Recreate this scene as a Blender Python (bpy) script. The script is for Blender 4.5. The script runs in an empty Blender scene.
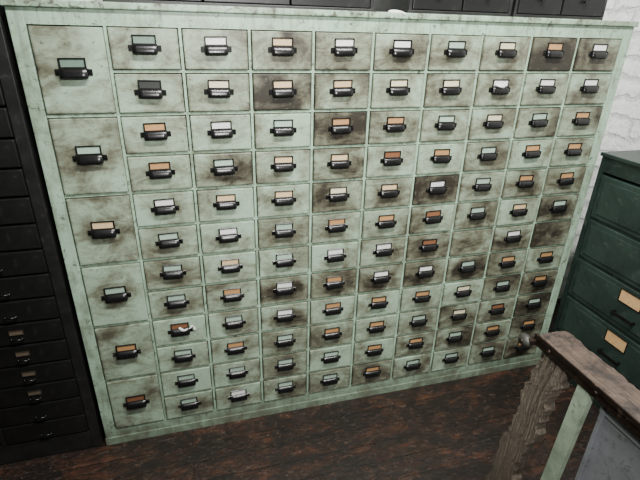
import bpy, bmesh, math, random
from mathutils import Vector, Matrix
random.seed(7)
COL = bpy.context.scene.collection

# ------------------------------------------------------------------ helpers
def new_obj(name, mesh, parent=None, loc=(0,0,0), label=None, category=None, kind=None, group=None):
    o = bpy.data.objects.new(name, mesh)
    COL.objects.link(o)
    o.location = loc
    if parent is not None: o.parent = parent
    if label: o["label"] = label
    if category: o["category"] = category
    if kind: o["kind"] = kind
    if group: o["group"] = group
    return o

def add_box(bm, a, b, mat=0, bevel=0.0, segs=2):
    x0,y0,z0=a; x1,y1,z1=b
    vs=[bm.verts.new(v) for v in [(x0,y0,z0),(x1,y0,z0),(x1,y1,z0),(x0,y1,z0),(x0,y0,z1),(x1,y0,z1),(x1,y1,z1),(x0,y1,z1)]]
    fs=[bm.faces.new([vs[i] for i in f]) for f in [(0,3,2,1),(4,5,6,7),(0,1,5,4),(1,2,6,5),(2,3,7,6),(3,0,4,7)]]
    for f in fs: f.material_index=mat
    if bevel>0:
        es=list({e for f in fs for e in f.edges})
        r=bmesh.ops.bevel(bm,geom=es,offset=bevel,segments=segs,profile=0.6,affect='EDGES')
        for f in r['faces']: f.material_index=mat
    return vs

def add_cyl(bm, p0, p1, r0, r1=None, n=20, mat=0):
    if r1 is None: r1=r0
    p0=Vector(p0);p1=Vector(p1);d=(p1-p0).normalized()
    u=d.orthogonal().normalized();v=d.cross(u)
    A=[];B=[]
    for i in range(n):
        t=2*math.pi*i/n;w=u*math.cos(t)+v*math.sin(t)
        A.append(bm.verts.new(p0+w*r0));B.append(bm.verts.new(p1+w*r1))
    for i in range(n):
        f=bm.faces.new([A[i],A[(i+1)%n],B[(i+1)%n],B[i]]);f.material_index=mat;f.smooth=True
    f=bm.faces.new(A[::-1]);f.material_index=mat
    f=bm.faces.new(B);f.material_index=mat

def finish(bm, name, mats):
    bmesh.ops.recalc_face_normals(bm, faces=bm.faces[:])
    me=bpy.data.meshes.new(name);bm.to_mesh(me);bm.free()
    for m in mats: me.materials.append(m)
    return me

def mat_base(name):
    m=bpy.data.materials.new(name);m.use_nodes=True
    nt=m.node_tree;b=nt.nodes["Principled BSDF"]
    return m,nt,b
def N(nt,t,**k):
    n=nt.nodes.new(t)
    for a,v in k.items(): setattr(n,a,v)
    return n
def L(nt,a,b): nt.links.new(a,b)
def noise(nt,vec,scale,detail=6,rough=0.6,dist=0.0):
    n=N(nt,"ShaderNodeTexNoise");n.inputs["Scale"].default_value=scale
    n.inputs["Detail"].default_value=detail;n.inputs["Roughness"].default_value=rough
    n.inputs["Distortion"].default_value=dist
    if vec is not None: L(nt,vec,n.inputs["Vector"])
    return n.outputs["Fac"]
def ramp(nt,fac,stops):
    r=N(nt,"ShaderNodeValToRGB");e=r.color_ramp.elements
    while len(e)<len(stops): e.new(0.5)
    for el,(p,c) in zip(e,stops):
        el.position=p; el.color=(c[0],c[1],c[2],1) if hasattr(c,'__len__') else (c,c,c,1)
    L(nt,fac,r.inputs["Fac"]);return r.outputs["Color"]
def math_(nt,op,a,b=None,clamp=False):
    n=N(nt,"ShaderNodeMath",operation=op);n.use_clamp=clamp
    for i,v in enumerate((a,b)):
        if v is None: continue
        if isinstance(v,(int,float)): n.inputs[i].default_value=v
        else: L(nt,v,n.inputs[i])
    return n.outputs[0]
def mix(nt,fac,a,b,mode='MIX'):
    n=N(nt,"ShaderNodeMix",data_type='RGBA',blend_type=mode)
    if isinstance(fac,(int,float)): n.inputs[0].default_value=fac
    else: L(nt,fac,n.inputs[0])
    for i,v in ((6,a),(7,b)):
        if hasattr(v,'__len__'): n.inputs[i].default_value=(v[0],v[1],v[2],1)
        else: L(nt,v,n.inputs[i])
    return n.outputs[2]
def mapping(nt,vec,scale=(1,1,1),loc=(0,0,0)):
    n=N(nt,"ShaderNodeMapping");n.inputs["Scale"].default_value=scale;n.inputs["Location"].default_value=loc
    L(nt,vec,n.inputs["Vector"]);return n.outputs[0]
def bump(nt,b,h,strength=.3,dist=.002):
    n=N(nt,"ShaderNodeBump");n.inputs["Strength"].default_value=strength;n.inputs["Distance"].default_value=dist
    L(nt,h,n.inputs["Height"]);L(nt,n.outputs[0],b.inputs["Normal"])
def smooth(nt,v,a,b):
    n=N(nt,"ShaderNodeMapRange",interpolation_type='SMOOTHSTEP');L(nt,v,n.inputs[0])
    lo,hi=(a,b) if a<b else (b,a)
    for i,x in ((1,lo),(2,hi),(3,0 if a<b else 1),(4,1 if a<b else 0)): n.inputs[i].default_value=x
    return n.outputs[0]

# ------------------------------------------------------------------ materials
def m_frame(name="mint_frame_paint",extra=0.0):
    m,nt,b=mat_base(name)
    P=N(nt,"ShaderNodeNewGeometry").outputs["Position"]
    n1=noise(nt,P,3.5,8,.65); n2=noise(nt,P,42,9,.78,.6); n4=noise(nt,P,11,8,.7,.5)
    c=mix(nt,ramp(nt,n1,[(.35,0),(.7,1)]),(.40,.58,.43),(.28,.40,.285))
    c=mix(nt,math_(nt,'MULTIPLY',ramp(nt,n4,[(.46-extra,0),(.64-extra,1)]),.6),c,(.15,.16,.11))
    st=noise(nt,mapping(nt,P,(9,9,1.2)),6,5,.6)
    c=mix(nt,math_(nt,'MULTIPLY',ramp(nt,st,[(.49,0),(.67,1)]),.48),c,(.12,.11,.075))
    spots=ramp(nt,n2,[(.565-extra,0),(.615-extra,1)])
    c=mix(nt,math_(nt,'MULTIPLY',spots,.8),c,(.05,.04,.025))
    sp=N(nt,"ShaderNodeSeparateXYZ");L(nt,P,sp.inputs[0])
    low=smooth(nt,sp.outputs[2],.18,.0)
    c=mix(nt,math_(nt,'MULTIPLY',math_(nt,'MULTIPLY',low,n4),1.3,True),c,(.09,.09,.06))
    L(nt,c,b.inputs["Base Color"]);b.inputs["Roughness"].default_value=.40
    bump(nt,b,n2,.35,.0015);return m
def m_drawer(name,hw,hh):
    m,nt,b=mat_base(name)
    P=N(nt,"ShaderNodeNewGeometry").outputs["Position"]
    O=N(nt,"ShaderNodeTexCoord").outputs["Object"]
    at=N(nt,"ShaderNodeAttribute",attribute_type='OBJECT',attribute_name="grime").outputs["Fac"]
    rnd=N(nt,"ShaderNodeObjectInfo").outputs["Random"]
    Pv=N(nt,"ShaderNodeVectorMath",operation='ADD');L(nt,P,Pv.inputs[0])
    cmb=N(nt,"ShaderNodeCombineXYZ");L(nt,math_(nt,'MULTIPLY',rnd,40),cmb.inputs[1]);L(nt,cmb.outputs[0],Pv.inputs[1])
    Q=Pv.outputs[0]
    n1=noise(nt,Q,6.0,9,.62,.5)
    n2=noise(nt,Q,75,9,.80,.8)
    n3=noise(nt,mapping(nt,Q,(.45,1,1.0)),24,10,.76,1.4)
    ln=N(nt,"ShaderNodeVectorMath",operation='LENGTH')
    L(nt,mapping(nt,O,(.70,0,1.25),(0,0,0.008)),ln.inputs[0])
    hand=smooth(nt,ln.outputs["Value"],.095,.025)
    so=N(nt,"ShaderNodeSeparateXYZ");L(nt,O,so.inputs[0])
    ex=math_(nt,'SUBTRACT',hw,math_(nt,'ABSOLUTE',so.outputs[0]));ez=math_(nt,'SUBTRACT',hh,math_(nt,'ABSOLUTE',so.outputs[2]))
    ed=smooth(nt,math_(nt,'MINIMUM',ex,ez),.010,.0)
    f=math_(nt,'MULTIPLY_ADD' ,n1,2.3); f.node.inputs[2].default_value=-1.05
    f=math_(nt,'ADD',f,math_(nt,'MULTIPLY',at,1.35))
    f=math_(nt,'ADD',f,math_(nt,'MULTIPLY',hand,math_(nt,'MULTIPLY',rnd,.45)))
    f=math_(nt,'ADD',f,math_(nt,'MULTIPLY',ed,.16))
    f=math_(nt,'ADD',f,math_(nt,'MULTIPLY',math_(nt,'SUBTRACT',n3,.5),1.5),True)
    c=ramp(nt,f,[(0,(.345,.465,.345)),(.30,(.255,.315,.225)),(.58,(.145,.150,.103)),(.84,(.068,.062,.043)),(1,(.030,.026,.019))])
    c=mix(nt,math_(nt,'MULTIPLY',ramp(nt,n2,[(.57,0),(.63,1)]),.75),c,(.042,.035,.023))
    c=mix(nt,math_(nt,'MULTIPLY',ramp(nt,n2,[(.35,1),(.40,0)]),.4),c,(.43,.53,.41))
    L(nt,c,b.inputs["Base Color"]);b.inputs["Roughness"].default_value=.38
    bump(nt,b,n2,.3,.0012);return m
def m_plain(name,col,rough=.5,metal=0,var=.35,scale=30,bs=.15,wear=None,wth=.60):
    m,nt,b=mat_base(name)
    O=N(nt,"ShaderNodeTexCoord").outputs["Object"]
    n=noise(nt,O,scale,7,.68)
    c=mix(nt,ramp(nt,n,[(.3,0),(.7,1)]),[v*(1-var) for v in col],[v*(1+var) for v in col])
    if wear:
        n2=noise(nt,O,28,9,.8,.5)
        c=mix(nt,math_(nt,'MULTIPLY',ramp(nt,n2,[(wth,0),(wth+.07,1)]),.7),c,wear)
    L(nt,c,b.inputs["Base Color"]);b.inputs["Roughness"].default_value=rough;b.inputs["Metallic"].default_value=metal
    if bs: bump(nt,b,n,bs,.001)
    return m
def m_card(name,col,dim=.30):
    m,nt,b=mat_base(name)
    O=N(nt,"ShaderNodeTexCoord").outputs["Object"]
    r=N(nt,"ShaderNodeObjectInfo").outputs["Random"]
    n=noise(nt,O,70,5,.7)
    c=mix(nt,math_(nt,'MULTIPLY',ramp(nt,n,[(.45,0),(.7,1)]),.35),col,[v*.5 for v in col])
    c=mix(nt,math_(nt,'MULTIPLY',r,dim),c,[v*.45 for v in col])
    L(nt,c,b.inputs["Base Color"]);b.inputs["Roughness"].default_value=.4;return m
def m_wood(name,c1,c2,axis_scale,rough=.6,bs=.4,dark=None,bd=.006):
    m,nt,b=mat_base(name)
    P=N(nt,"ShaderNodeTexCoord").outputs["Object"]
    n=noise(nt,mapping(nt,P,axis_scale),8,9,.7,.8); n2=noise(nt,P,14,8,.75)
    c=mix(nt,ramp(nt,n,[(.32,0),(.66,1)]),c1,c2)
    if dark: c=mix(nt,ramp(nt,n2,[(.48,0),(.62,1)]),c,dark)
    L(nt,c,b.inputs["Base Color"]);b.inputs["Roughness"].default_value=rough
    bump(nt,b,n,bs,bd);return m
def m_floor():
    m,nt,b=mat_base("worn_plank_floor")
    P=N(nt,"ShaderNodeNewGeometry").outputs["Position"]
    br=N(nt,"ShaderNodeTexBrick");br.offset=.37
    br.inputs["Scale"].default_value=1;br.inputs["Brick Width"].default_value=1.7;br.inputs["Row Height"].default_value=.085
    br.inputs["Mortar Size"].default_value=.0014;br.inputs["Color1"].default_value=(.036,.020,.014,1);br.inputs["Color2"].default_value=(.020,.013,.010,1)
    br.inputs["Mortar"].default_value=(.003,.003,.003,1);L(nt,P,br.inputs["Vector"])
    n=noise(nt,mapping(nt,P,(1.5,6,1)),5,9,.78,.9);n2=noise(nt,mapping(nt,P,(.9,1.3,1)),5,10,.82,.9);n3=noise(nt,mapping(nt,P,(1,2.2,1)),34,9,.84,.9)
    c=mix(nt,ramp(nt,n,[(.49,0),(.66,1)]),br.outputs["Color"],(.105,.042,.022))
    c=mix(nt,math_(nt,'MULTIPLY',ramp(nt,n2,[(.44,0),(.54,1)]),.90),c,(.008,.0065,.0055))
    c=mix(nt,math_(nt,'MULTIPLY',ramp(nt,n3,[(.55,0),(.61,1)]),.5),c,(.16,.115,.085))
    c=mix(nt,math_(nt,'MULTIPLY',br.outputs["Fac"],.85),c,(.003,.003,.003))
    L(nt,c,b.inputs["Base Color"])
    L(nt,ramp(nt,n2,[(.38,.20),(.62,.42)]),b.inputs["Roughness"])
    bump(nt,b,math_(nt,'SUBTRACT',n3,math_(nt,'MULTIPLY',br.outputs["Fac"],1.2)),.6,.005);return m
def m_brick(name,axis):
    m,nt,b=mat_base(name)
    P=N(nt,"ShaderNodeNewGeometry").outputs["Position"]
    sp=N(nt,"ShaderNodeSeparateXYZ");L(nt,P,sp.inputs[0]);cb=N(nt,"ShaderNodeCombineXYZ")
    n=noise(nt,P,9,8,.7);nl=noise(nt,P,14,5,.6)
    L(nt,math_(nt,'ADD',sp.outputs[0 if axis=='x' else 1],math_(nt,'MULTIPLY',n,.12)),cb.inputs[0])
    L(nt,math_(nt,'ADD',sp.outputs[2],math_(nt,'MULTIPLY',n,.14)),cb.inputs[1])
    br=N(nt,"ShaderNodeTexBrick");br.inputs["Scale"].default_value=1;br.inputs["Brick Width"].default_value=.24
    br.inputs["Row Height"].default_value=.10;br.inputs["Mortar Size"].default_value=.014;br.inputs["Mortar Smooth"].default_value=1
    br.inputs["Color1"].default_value=(.90,.91,.89,1);br.inputs["Color2"].default_value=(.88,.89,.87,1);br.inputs["Mortar"].default_value=(.83,.84,.82,1)
    L(nt,cb.outputs[0],br.inputs["Vector"])
    c=mix(nt,math_(nt,'MULTIPLY',ramp(nt,n,[(.58,0),(.72,1)]),.45),br.outputs["Color"],(.32,.31,.28))
    L(nt,c,b.inputs["Base Color"]);b.inputs["Roughness"].default_value=.5
    bump(nt,b,math_(nt,'SUBTRACT',math_(nt,'MULTIPLY',nl,2.4),math_(nt,'MULTIPLY',br.outputs["Fac"],.7)),.9,.010);return m

MF=m_frame();MFT=m_frame("chipped_top_paint",.04);MD=m_drawer("mint_drawer_paint_grimy",.0912,.0540);MDL=m_drawer("mint_deep_drawer_paint_grimy",.0900,.1130)
M_black=m_plain("black_japanned_metal",(.006,.006,.006),.27,0,.4,60)
M_dkcab=m_plain("black_cabinet_paint",(.008,.0085,.0080),.40,0,.5,14,wear=(.04,.038,.033))
M_dkcab2=m_plain("black_cabinet_frame",(.012,.0125,.0115),.45,0,.5,14,wear=(.05,.045,.038),wth=.57)
M_green=m_plain("dark_green_enamel",(.018,.032,.026),.38,0,.4,9,wear=(.07,.085,.072),wth=.56)
M_green2=m_plain("dark_green_enamel_drawer",(.025,.044,.036),.34,0,.35,9,wear=(.08,.098,.082),wth=.57)
M_hole=m_plain("dark_interior",(.006,.006,.005),.8,0,.2,9)
M_brass=m_plain("aged_brass",(.06,.048,.032),.5,.6,.3,60)
M_rag=m_plain("white_paper",(.80,.80,.77),.6,0,.10,90)
CARDS={'w':m_card("card_white",(.90,.90,.86)),'m':m_card("card_mint",(.40,.54,.43)),'t':m_card("card_tan",(.74,.55,.31)),
 'o':m_card("card_orange",(.52,.29,.125)),'b':m_card("card_brown",(.25,.11,.055)),'c':m_card("card_cream",(.82,.74,.50)),'g':m_card("card_dull_green",(.17,.26,.20)),'d':m_card("card_dark",(.035,.040,.034))}
M_buff=m_card("card_buff",(.82,.52,.25),.1)

# ------------------------------------------------------------------ room
Z0=1.466   # height of the first row of pulls above the floor
def wallbox(name,a,b,mat):
    bm=bmesh.new();add_box(bm,a,b);o=new_obj(name,finish(bm,name,[mat]),kind="structure");return o
wallbox("floor",(-2.6,-3.4,-.05),(2.32,.50,0),m_floor())
wallbox("wall_back",(-2.6,.50,0),(2.32,.60,3.1),m_brick("white_brick_back",'x'))
wallbox("wall_right",(2.32,-3.4,0),(2.42,.60,3.1),m_brick("white_brick_side",'y'))
wallbox("wall_left",(-2.7,-3.4,0),(-2.6,.60,3.1),m_plain("dark_wall_paint",(.10,.095,.085),.8,0,.2,6))
wallbox("ceiling",(-2.7,-3.4,3.1),(2.42,.60,3.2),m_plain("ceiling_paint",(.12,.115,.10),.8,0,.2,6))

# ------------------------------------------------------------------ main cabinet
cab=bpy.data.objects.new("drawer_cabinet",None);COL.objects.link(cab);cab.location=(.69,.22,0)
cab["label"]="mint green painted cabinet with over a hundred grimy small drawers";cab["category"]="cabinet"
OFF=Vector((-.69,-.22,0))
PX=.1955;PZ=.12
XL,XR=-.327,1.702; D=.44
ztop=Z0+.085; LID=.018
def zrow(r): return Z0-r*PZ-.012
bm=bmesh.new()
add_box(bm,(XL,.000,0),(-.2865,D,ztop),0,.003)
add_box(bm,(1.6620,.000,0),(XR,D,ztop),0,.003)
add_box(bm,(-.2865,D-.015,0),(1.6620,D,ztop),1)
zt=Z0-.012+.0565; zb=zrow(11)-.0565
add_box(bm,(-.2865,.000,zt),(1.6620,D-.015,ztop),0)
add_box(bm,(-.2865,.000,.002),(1.6620,D-.015,zb),0)
xs=[-.0975]+[PX*(c+.5) for c in range(8)]
for i,x in enumerate(xs):
    w=.0042
    add_box(bm,(x-w,.000,zb),(x+w,D-.02,zt),0,.001,1)
for r in range(1,12):
    z=(zrow(r-1)+zrow(r))/2
    add_box(bm,(-.094,.001,z-.0038),(1.6605,.05,z+.0038),0,.001,1)
    if r%2==0: add_box(bm,(-.2855,.001,z-.0045),(-.101,.05,z+.0045),0,.001,1)
body=new_obj("body",finish(bm,"body",[MF,M_hole]),cab,OFF)
bm=bmesh.new()
add_box(bm,(XL-.006,-.010,ztop),(XR+.006,D+.004,ztop+LID),0,.004,3)
new_obj("cornice",finish(bm,"cornice",[MFT]),cab,OFF,label="thin chipped mint green top board")
bm=bmesh.new()
add_box(bm,(XL-.002,-.004,0),(XR+.002,.000,.036),0,.0015)
new_obj("base_rail",finish(bm,"base_rail",[MF]),cab,OFF)

def drawer_mesh(w,h,name,mt):
    bm=bmesh.new()
    add_box(bm,(-w/2,0,-h/2),(w/2,.020,h/2),0,.003,2)
    add_box(bm,(-w/2+.006,.020,-h/2+.006),(w/2-.006,.36,-h/2+.014),1)
    add_box(bm,(-w/2+.006,.020,-h/2+.014),(-w/2+.014,.36,h/2-.012),1)
    add_box(bm,(w/2-.014,.020,-h/2+.014),(w/2-.006,.36,h/2-.012),1)
    add_box(bm,(-w/2+.014,.352,-h/2+.014),(w/2-.014,.36,h/2-.012),1)
    return finish(bm,name,[mt,M_hole])
dm=drawer_mesh(.1818,.1073,"drawer_front",MD); dl=drawer_mesh(.1796,.2260,"deep_drawer_front",MDL)

def pull_mesh():
    """stamped metal pull: square card frame with a boxy hooded grip below and side tabs"""
    bm=bmesh.new()
    W=.0320
    add_box(bm,(-W,-.0012,-.022),(W,0,.0255),0,.0006,1)
    for a,b in [((-W,-.0045,.0220),(W,-.0008,.0257)),((-W,-.0045,.0005),(-W+.0040,-.0008,.0257)),((W-.0040,-.0045,.0005),(W,-.0008,.0257)),((-W,-.0060,.0005),(W,-.0008,.0036))]:
        add_box(bm,a,b,0,.0008,1)
    prof=[(-.001,.0025),(-.0070,.0010),(-.0110,-.0035),(-.0140,-.0100),(-.0152,-.0160),(-.0154,-.0200),(-.0145,-.0228)]
    stn=[(-1,.35),(-.98,.75),(-.92,.94),(-.6,1),(0,1.02),(.6,1),(.92,.94),(.98,.75),(1,.35)]
    hw=.0335
    V=[];V2=[]
    for u,k in stn:
        zk=.86+.14*k
        V.append([bm.verts.new((u*hw,y*k if i else y,z*zk)) for i,(y,z) in enumerate(prof)])
        V2.append([bm.verts.new((u*hw*.94,(y+.0018)*k if i else y*.5,z*zk-.0012)) for i,(y,z) in enumerate(prof)])
    n=len(prof)
    for i in range(len(stn)-1):
        for j in range(n-1):
            f=bm.faces.new([V[i][j],V[i+1][j],V[i+1][j+1],V[i][j+1]]);f.smooth=True
            f=bm.faces.new([V2[i][j],V2[i][j+1],V2[i+1][j+1],V2[i+1][j]]);f.smooth=True
        bm.faces.new([V[i][-1],V[i+1][-1],V2[i+1][-1],V2[i][-1]])
    for s in (-1,1):
        add_box(bm,(s*.0325-.0012,-.0105,-.0190),(s*.0325+.0012,0,.0005),0,.0006,1)
        add_box(bm,(s*.0385-.0055,-.0026,-.0170),(s*.0385+.0055,0,-.0010),0,.0012,1)
        add_cyl(bm,(s*.0400,-.0046,-.009),(s*.0400,-.001,-.009),.0018,.0026,10)
    return finish(bm,"pull",[M_black])
pm=pull_mesh()
cm={}
for k,m in CARDS.items():
    bm=bmesh.new();add_box(bm,(-.0282,-.0022,.0036),(.0282,-.0013,.0222))
    cm[k]=finish(bm,"card_"+k,[m])

codes=["gwtwwmcow","dcttccwww","owmoomcmo","omttbomoo","wttctwmoo","mwmoobmtm","mtmwwbmwn","mowowwmoo","bmwooocmo","mom"+"oo"+"mcbm","mmmmoomoo","mwmmommmo"]
extra={(0,0):.02,(0,1):.12,(0,2):.28,(0,3):.24,(0,4):.14,(0,5):.10,(0,6):.1,(0,7):.42,(0,8):.2,(1,0):.04,(1,1):.12,(1,2):.27,(1,3):.24,(1,4):.12,(1,5):.14,(1,6):.14,(1,7):.12,(1,8):.14,
 (2,3):.38,(3,3):.22,(4,5):.42,(3,2):.16,(5,5):.22,(4,7):.18,(5,4):.24,(6,6):.25,(6,8):.32,(6,7):.2,(7,3):.2,(3,8):.16,(7,7):.26,(5,6):.2,(5,8):.2,(10,7):.23,(9,7):.2,(11,4):.20,(8,8):.26,(9,8):.26,(10,8):.26,(11,8):.26,(11,7):.23}
missing={(6,6),(6,8)}
def place(name,mesh,x,z,card,grime,pz,sc=1.0,lab=None):
    d=new_obj(name,mesh,cab,Vector((x,-.005,z))+OFF)
    d["grime"]=float(grime)
    d.rotation_euler=(random.uniform(-.004,.004),0,random.uniform(-.003,.003))
    if lab: d["label"]=lab
    if card=='n' : return d
    h=new_obj("handle",pm,d,(0,-.0002,pz));h.rotation_euler=(0,random.uniform(-.02,.02),0);h.scale=(sc,sc,sc)
    c=new_obj("label_card",cm[card],h,(random.uniform(-.0012,.0012),0,random.uniform(-.0012,.0006)))
    return d
for r in range(12):
    for c in range(9):
        cd=codes[r][c]
        if (r,c) in missing: cd='n'
        g=extra.get((r,c),random.uniform(-.10,.15)+ .017*c)+.04
        place("drawer",dm,c*PX,zrow(r),cd,g,.012+random.uniform(-.001,.001))
for i,(cd,g) in enumerate(zip("gmtmob",[.06,.05,.13,.00,.06,.08])):
    place("deep_drawer",dl,-.1925,(zrow(2*i)+zrow(2*i+1))/2,cd,g+.04,.008,1.08,"tall square mint drawer front with grime")

# ------------------------------------------------------------------ paper tags
def ribbon(name,pts,w,loc,label,twist=1.0):
    bm=bmesh.new();prev=None
    for i,(x,y,z) in enumerate(pts):
        a=i*.9*twist;dx=math.cos(a*.5)*w*.6;dz=math.sin(a*.7)*w*.6;dy=.003*math.sin(a*1.7)
        v=[bm.verts.new((x-dx,y-dy,z-dz-w*.5)),bm.verts.new((x+dx*.1,y-.003,z)),bm.verts.new((x+dx,y+dy,z+dz+w*.5))]
        if prev:
            bm.faces.new([prev[0],v[0],v[1],prev[1]]);bm.faces.new([prev[1],v[1],v[2],prev[2]])
        prev=v
    me=finish(bm,name,[M_rag])
    o=new_obj(name,me,loc=loc,label=label,category="tag")
    s=o.modifiers.new("s","SOLIDIFY");s.thickness=.0008
    ss=o.modifiers.new("ss","SUBSURF");ss.levels=1;ss.render_levels=1
    return o
z0=Z0-8*PZ
ribbon("paper_tag",[(-.012,-.012,.010),(-.002,-.019,.002),(.006,-.019,-.004),(.014,-.020,.001),(.022,-.021,.008),(.029,-.019,.002),(.033,-.017,.016),(.038,-.010,.006),(.041,-.006,-.006),(.045,-.004,-.016)],.0060,(.008,-.005,z0+.004),"crumpled white paper tag tied to a drawer pull",1.6)
ribbon("paper_tag",[(-.022,-.003,.006),(-.012,-.015,.000),(.000,-.018,-.003),(.012,-.017,-.007),(.022,-.004,-.006)],.0045,(6*PX-.004,-.004,Z0-PZ+.006),"small white paper tag lying over a drawer pull")
ribbon("paper_tag",[(-.030,.006,LID+.004),(-.018,-.002,LID+.004),(-.004,-.009,LID+.002),(.012,-.010,LID-.002),(.024,-.012,LID-.005)],.005,(.758,.0,ztop),"white paper tag draped over the top edge of the mint cabinet")

# ------------------------------------------------------------------ card files on top
def file_case(x0,x1,y0,h,nd,label):
    e=bpy.data.objects.new("card_file_case",None);COL.objects.link(e);e.location=((x0+x1)/2,y0+.18,ztop+LID)
    e["label"]=label;e["category"]="card file";e["group"]="black file cases on the cabinet top"
    w=x1-x0
    bm=bmesh.new();t=.010
    add_box(bm,(-w/2,-.18,0),(w/2,.18,t),0,.002);add_box(bm,(-w/2,-.18,h-t),(w/2,.18,h),0,.002)
    add_box(bm,(-w/2,-.18,t),(-w/2+t,.18,h-t),0);add_box(bm,(w/2-t,-.18,t),(w/2,.18,h-t),0);add_box(bm,(-w/2+t,.17,t),(w/2-t,.18,h-t),0)
    new_obj("body",finish(bm,"case_body",[M_dkcab2]),e)
    dw=(w-2*t)/nd
    bm=bmesh.new();add_box(bm,(-dw/2+.003,0,.002),(dw/2-.003,.3,h-2*t-.003),0,.002);fd=finish(bm,"case_drawer",[M_dkcab])
    bm=bmesh.new()
    add_cyl(bm,(0,-.006,0),(0,0,0),.004);add_cyl(bm,(0,-.014,0),(0,-.006,0),.009,.006);kn=finish(bm,"knob",[M_black])
    for i in range(nd):
        d=new_obj("drawer",fd,e,(-w/2+t+dw*(i+.5),-.182,t))
        new_obj("knob",kn,d,(0,0,h*.35))
    return e
file_case(.80,1.175,.01,.13,2,"black metal card file case with small drawers on the cabinet")
file_case(1.19,1.565,.015,.13,2,"black metal card file case with small drawers on the cabinet")
file_case(-.10,.70,.06,.12,3,"long low black file case standing on the cabinet top")

# ------------------------------------------------------------------ black cabinet on the left
e=bpy.data.objects.new("shallow_drawer_cabinet",None);COL.objects.link(e);e.location=(-.66,.22,0)
e["label"]="near-black cabinet of stacked shallow drawers with small label holders";e["category"]="cabinet"
off=Vector((.66,-.22,0))
bm=bmesh.new();bx0,bx1,bh=-.985,-.343,1.585
add_box(bm,(bx0,0,0),(bx0+.035,.44,bh),0,.003);add_box(bm,(bx1-.035,0,0),(bx1,.44,bh),0,.003)
add_box(bm,(-.675,0,.08),(-.655,.44,bh-.04),0,.003)
add_box(bm,(bx0+.035,0,0),(bx1-.035,.44,.088),0,.003);add_box(bm,(bx0+.035,0,bh-.04),(bx1-.035,.44,bh),0,.003)
add_box(bm,(bx0+.035,.43,.088),(bx1-.035,.44,bh-.04),1)
new_obj("body",finish(bm,"body",[M_dkcab2,M_hole]),e,off)
ph=.0865
bm=bmesh.new();add_box(bm,(-.137,-.004,-.040),(.137,.40,.040),0,.004,2);sd=finish(bm,"shallow_drawer",[M_dkcab])
bm=bmesh.new()
for a,b in [((-.022,-.003,.007),(.022,0,.009)),((-.022,-.003,-.009),(.022,0,-.007)),((-.022,-.003,-.009),(-.020,0,.009)),((.020,-.003,-.009),(.022,0,.009))]:
    add_box(bm,a,b,0,.0005,1)
hm=finish(bm,"label_holder",[M_brass])
bm=bmesh.new();add_box(bm,(-.020,-.0015,-.007),(.020,-.0002,.007));lc=finish(bm,"buff_card",[m_card("card_aged_buff",(.15,.115,.08))])
bm=bmesh.new()
add_cyl(bm,(-.016,-.012,0),(.016,-.012,0),.003,n=10);add_cyl(bm,(-.016,-.012,0),(-.016,0,.003),.0028,n=8);add_cyl(bm,(.016,-.012,0),(.016,0,.003),.0028,n=8)
sp=finish(bm,"bar_pull",[M_black])
for col in range(2):
    for k in range(17):
        z=.135+ph*k
        if z>bh-.08: continue
        d=new_obj("drawer",sd,e,Vector((-.5165-.3*(col),0,z))+off)
        new_obj("handle",sp,d,(0,-.004,-.014))
        if 2<=k<=5:
            h=new_obj("label_holder",hm,d,(0,-.004,.008));new_obj("label_card",lc,h,(0,0,0))

# ------------------------------------------------------------------ dark green cabinet (faces -x)
e=bpy.data.objects.new("filing_cabinet",None);COL.objects.link(e);e.location=(2.03,-.29,0)
e["label"]="dark green steel cabinet with wide drawers and tan card labels";e["category"]="cabinet"
off=Vector((-2.03,.29,0))
bm=bmesh.new();gx0,gx1,gy0,gy1,gh=1.752,2.30,-.630,.025,1.076
cy=(gy0+gy1)/2; hwid=(gy1-gy0)/2-.027
zs=[.996,.796,.606,.406,.206,.04]
add_box(bm,(gx0,gy0,0),(gx1,gy0+.022,gh-.012),0,.002);add_box(bm,(gx0,gy1-.022,0),(gx1,gy1,gh-.012),0,.002)
add_box(bm,(gx1-.01,gy0+.022,0),(gx1,gy1-.022,gh-.012),0)
add_box(bm,(gx0,gy0+.022,0),(gx1-.01,gy1-.022,.034),0,.002)
add_box(bm,(gx0,gy0+.022,1.002),(gx1-.01,gy1-.022,gh-.012),0)
for z in zs[1:-1]:
    add_box(bm,(gx0+.004,gy0+.022,z-.006),(gx0+.05,gy1-.022,z+.006),0)
new_obj("body",finish(bm,"body",[M_green]),e,off)
bm=bmesh.new();add_box(bm,(gx0-.010,gy0-.006,gh-.012),(gx1,gy1+.004,gh+.004),0,.003)
new_obj("top",finish(bm,"top",[M_green]),e,off)
def gdrawer(h):
    bm=bmesh.new();hy=hwid;hz=h/2
    add_box(bm,(0,-hy,-hz),(.45,hy,hz),0,.004,3)
    add_box(bm,(-.004,-hy+.022,-hz+.020),(.001,hy-.022,hz-.020),0,.0035,2)
    return finish(bm,"wide_drawer",[M_green2])
bm=bmesh.new()
for a,b in [((-.004,-.052,.025),(0,.052,.029)),((-.004,-.052,-.029),(0,.052,-.025)),((-.004,-.052,-.029),(0,-.048,.029)),((-.004,.048,-.029),(0,.052,.029))]:
    add_box(bm,a,b,0,.001,1)
gh_=finish(bm,"card_frame",[M_black])
bm=bmesh.new();add_box(bm,(-.002,-.048,-.025),(-.0003,.048,.025));gc=finish(bm,"wide_card",[M_buff])
bm=bmesh.new()
add_box(bm,(-.022,-.050,-.006),(-.017,.050,.008),0,.002,2)
for s in (-.046,.046): add_box(bm,(-.020,s-.004,-.006),(0,s+.004,.006),0,.002,2)
gp=finish(bm,"bar_handle",[M_black])
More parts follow.
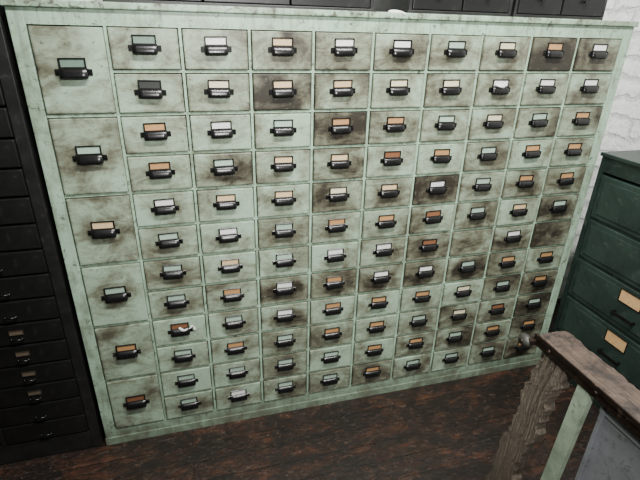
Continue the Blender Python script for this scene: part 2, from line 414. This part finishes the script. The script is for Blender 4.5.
for k in range(5):
    zc=(zs[k]+zs[k+1])/2;h=zs[k]-zs[k+1]-.014
    d=new_obj("drawer",gdrawer(h),e,Vector((gx0-.003,cy,zc))+off)
    if k>=2:
        hh=new_obj("label_holder",gh_,d,(-.004,0.0,h/2-.042));new_obj("label_card",gc,hh)
    if k!=1: new_obj("handle",gp,d,(-.004,0.0,-.030 if k>=2 else -.01))

# ------------------------------------------------------------------ rough trestle / cart
e=bpy.data.objects.new("work_trestle",None);COL.objects.link(e);e.location=(1.05,-.95,0)
e["label"]="old narrow trestle with worn brown top, rough post and green leg";e["category"]="trestle"
off=Vector((-1.05,.95,0))
Mtop=m_wood("worn_brown_top",(.040,.027,.021),(.145,.100,.074),(22,1.0,6),.5,.8,(.022,.018,.016),.006)
Mweath=m_wood("weathered_grey_wood",(.045,.036,.027),(.52,.43,.32),(34,34,.5),.85,1.0,(.28,.22,.165),.04)
Mleg=m_plain("pale_green_leg_paint",(.38,.47,.35),.55,0,.3,20,wear=(.10,.09,.06),wth=.56)
Mgrey=m_plain("grey_sheet_metal",(.30,.32,.34),.45,.2,.25,8,wear=(.12,.11,.10),wth=.56)
Mrust=m_plain("rusty_iron",(.030,.020,.015),.42,.6,.5,40,wear=(.15,.10,.07),wth=.54)
bm=bmesh.new();ny=60;T=[];Bt=[]
for i in range(ny+1):
    y=-.624-(1.38-.624)*i/ny
    e0=random.uniform(-.001,.002);e1=random.uniform(-.003,.004)+.003*math.sin(i*.6)
    r=[];r2=[]
    for j in range(7):
        x=.992+e0+(.094+e1-e0)*j/6
        z=.752+random.uniform(-.0009,.0009)-(.0025 if j in (0,6) else 0)
        r.append(bm.verts.new((x,y,z)));r2.append(bm.verts.new((x,y,.743)))
    T.append(r);Bt.append(r2)
for i in range(ny):
    for j in range(6):
        bm.faces.new([T[i][j],T[i][j+1],T[i+1][j+1],T[i+1][j]]);bm.faces.new([Bt[i][j],Bt[i+1][j],Bt[i+1][j+1],Bt[i][j+1]])
    bm.faces.new([T[i][0],T[i+1][0],Bt[i+1][0],Bt[i][0]]);bm.faces.new([T[i][6],Bt[i][6],Bt[i+1][6],T[i+1][6]])
for k in (0,ny):
    for j in range(6): bm.faces.new([T[k][j],Bt[k][j],Bt[k][j+1],T[k][j+1]])
new_obj("top",finish(bm,"top",[Mtop]),e,off,label="thin battered brown plank top")
bm=bmesh.new()
add_box(bm,(.985,-1.38,.722),(.990,-.618,.757),0,.001,1);add_box(bm,(.985,-1.38,.737),(1.084,-.618,.742),0,.001,1)
for y in (-.68,-.84,-1.0,-1.16,-1.3): add_cyl(bm,(.981,y,.738),(.986,y,.738),.005,.007,12)
new_obj("edge_strap",finish(bm,"edge_strap",[Mrust]),e,off,label="dark rusty iron angle along the top edge")
bm=bmesh.new();rings=[];nseg=110;NJ=60
def rag(z,s): return .006*math.sin(z*23+s)+.004*math.sin(z*57+s*2)+.003*math.sin(z*131+s)+random.uniform(-.0025,.0025)
rj=[random.uniform(-.40,-.10) if j%4==0 else random.uniform(-.06,.10) for j in range(NJ)]
for i in range(nseg+1):
    t=i/nseg;z=.736*t;yc=-.600-.098*t;xc=1.008
    wl=.044+rag(z,1);wr=.044+rag(z,4);th=.018
    ring=[]
    for j in range(NJ):
        # even spacing round a squared outline so grooves fall on the wide faces
        a=2*math.pi*j/NJ;ca,sa=math.cos(a),math.sin(a)
        s=1/max(abs(ca),abs(sa))
        px=ca*s*th;py=sa*s*(wl if sa>0 else wr)
        rr=rj[j]*(.6+.6*math.sin(t*4+j*1.7))+random.uniform(-.03,.03)
        ring.append(bm.verts.new((xc+px*(1+rr),yc+py*(1+.15*rr),z)))
    rings.append(ring)
for a,b in zip(rings,rings[1:]):
    for j in range(NJ): bm.faces.new([a[j],a[(j+1)%NJ],b[(j+1)%NJ],b[j]])
bm.faces.new(rings[0][::-1]);bm.faces.new(rings[-1])
new_obj("post",finish(bm,"post",[Mweath]),e,off,label="split weathered grey-tan timber post")
bm=bmesh.new();vs=add_box(bm,(.990,-.826,0),(1.012,-.784,.737),0,0)
for v in vs:
    if v.co.z<.1: v.co.y+=.030
bmesh.ops.bevel(bm,geom=bm.edges[:],offset=.003,segments=2,affect='EDGES')
new_obj("leg",finish(bm,"leg",[Mleg]),e,off,label="pale green painted slanting leg")
bm=bmesh.new();add_box(bm,(1.010,-1.33,.10),(1.014,-.850,.700),0,.001);add_box(bm,(1.002,-.866,.10),(1.014,-.854,.700),0,.002);add_box(bm,(1.004,-1.33,.685),(1.016,-.850,.700),0,.002)
new_obj("side_panel",finish(bm,"side_panel",[Mgrey]),e,off,label="grey sheet metal panel")
for a,b in [((1.062,-1.37,0),(1.084,-1.335,.737)),((.994,-1.37,0),(1.016,-1.335,.737)),((1.062,-.95,0),(1.084,-.91,.737))]:
    bm=bmesh.new();add_box(bm,a,b,0,.003);new_obj("leg",finish(bm,"leg",[Mtop]),e,off,label="dark brown wooden leg")
Mwheel=m_plain("dull_grey_metal",(.055,.055,.048),.5,.4,.4,30)
bm=bmesh.new()
bmesh.ops.create_uvsphere(bm,u_segments=24,v_segments=14,radius=.021,matrix=Matrix.Translation((.970,-.606,.724))@Matrix.Diagonal((.75,1.15,.9,1)))
for f in bm.faces: f.smooth=True
add_cyl(bm,(.952,-.606,.724),(.960,-.606,.724),.007,.009,16,1)
add_box(bm,(.966,-.632,.724),(.990,-.604,.740),1,.003,2)
new_obj("corner_fitting",finish(bm,"corner_fitting",[Mwheel,Mrust]),e,off,label="small rounded grey metal corner fitting")

# ------------------------------------------------------------------ lights
def area(name,loc,target,size,energy,color):
    l=bpy.data.lights.new(name,'AREA');l.shape='RECTANGLE';l.size=size[0];l.size_y=size[1];l.energy=energy;l.color=color
    o=bpy.data.objects.new(name,l);COL.objects.link(o);o.location=loc
    o.rotation_euler=(Vector(target)-Vector(loc)).to_track_quat('-Z','Y').to_euler();return o
area("ceiling_lamp",(.8,-1.15,2.95),(.8,-.1,1.3),(1.5,.12),118,(1,.985,.955))
l=bpy.data.lights.new("flash_lamp",'SPOT');l.energy=140;l.spot_size=math.radians(92);l.spot_blend=1;l.shadow_soft_size=.04;l.color=(1,.99,.97)
o=bpy.data.objects.new("flash_lamp",l);COL.objects.link(o);o.location=(.25,-1.65,1.85)
o.rotation_euler=(Vector((.75,0,1.15))-o.location).to_track_quat('-Z','Y').to_euler()
w=bpy.data.worlds.new("w");bpy.context.scene.world=w;w.use_nodes=True
w.node_tree.nodes["Background"].inputs[0].default_value=(.8,.85,.9,1);w.node_tree.nodes["Background"].inputs[1].default_value=.07

# ------------------------------------------------------------------ camera
R=[[0.96330,-0.26726,0.02484],[-0.09081,-0.41160,-0.90683],[0.25258,0.87130,-0.42077]]
cd=bpy.data.cameras.new("camera");cam=bpy.data.objects.new("camera",cd);COL.objects.link(cam)
X=Vector(R[0]);Y=-Vector(R[1]);Z=-Vector(R[2])
Mx=Matrix(((X.x,Y.x,Z.x),(X.y,Y.y,Z.y),(X.z,Y.z,Z.z))).to_4x4()
Mx.translation=Vector((.0983,-1.4765,.0565+Z0))
cam.matrix_world=Mx
cd.sensor_width=36;cd.lens=459.3/640*36;cd.clip_start=.02
bpy.context.scene.camera=cam
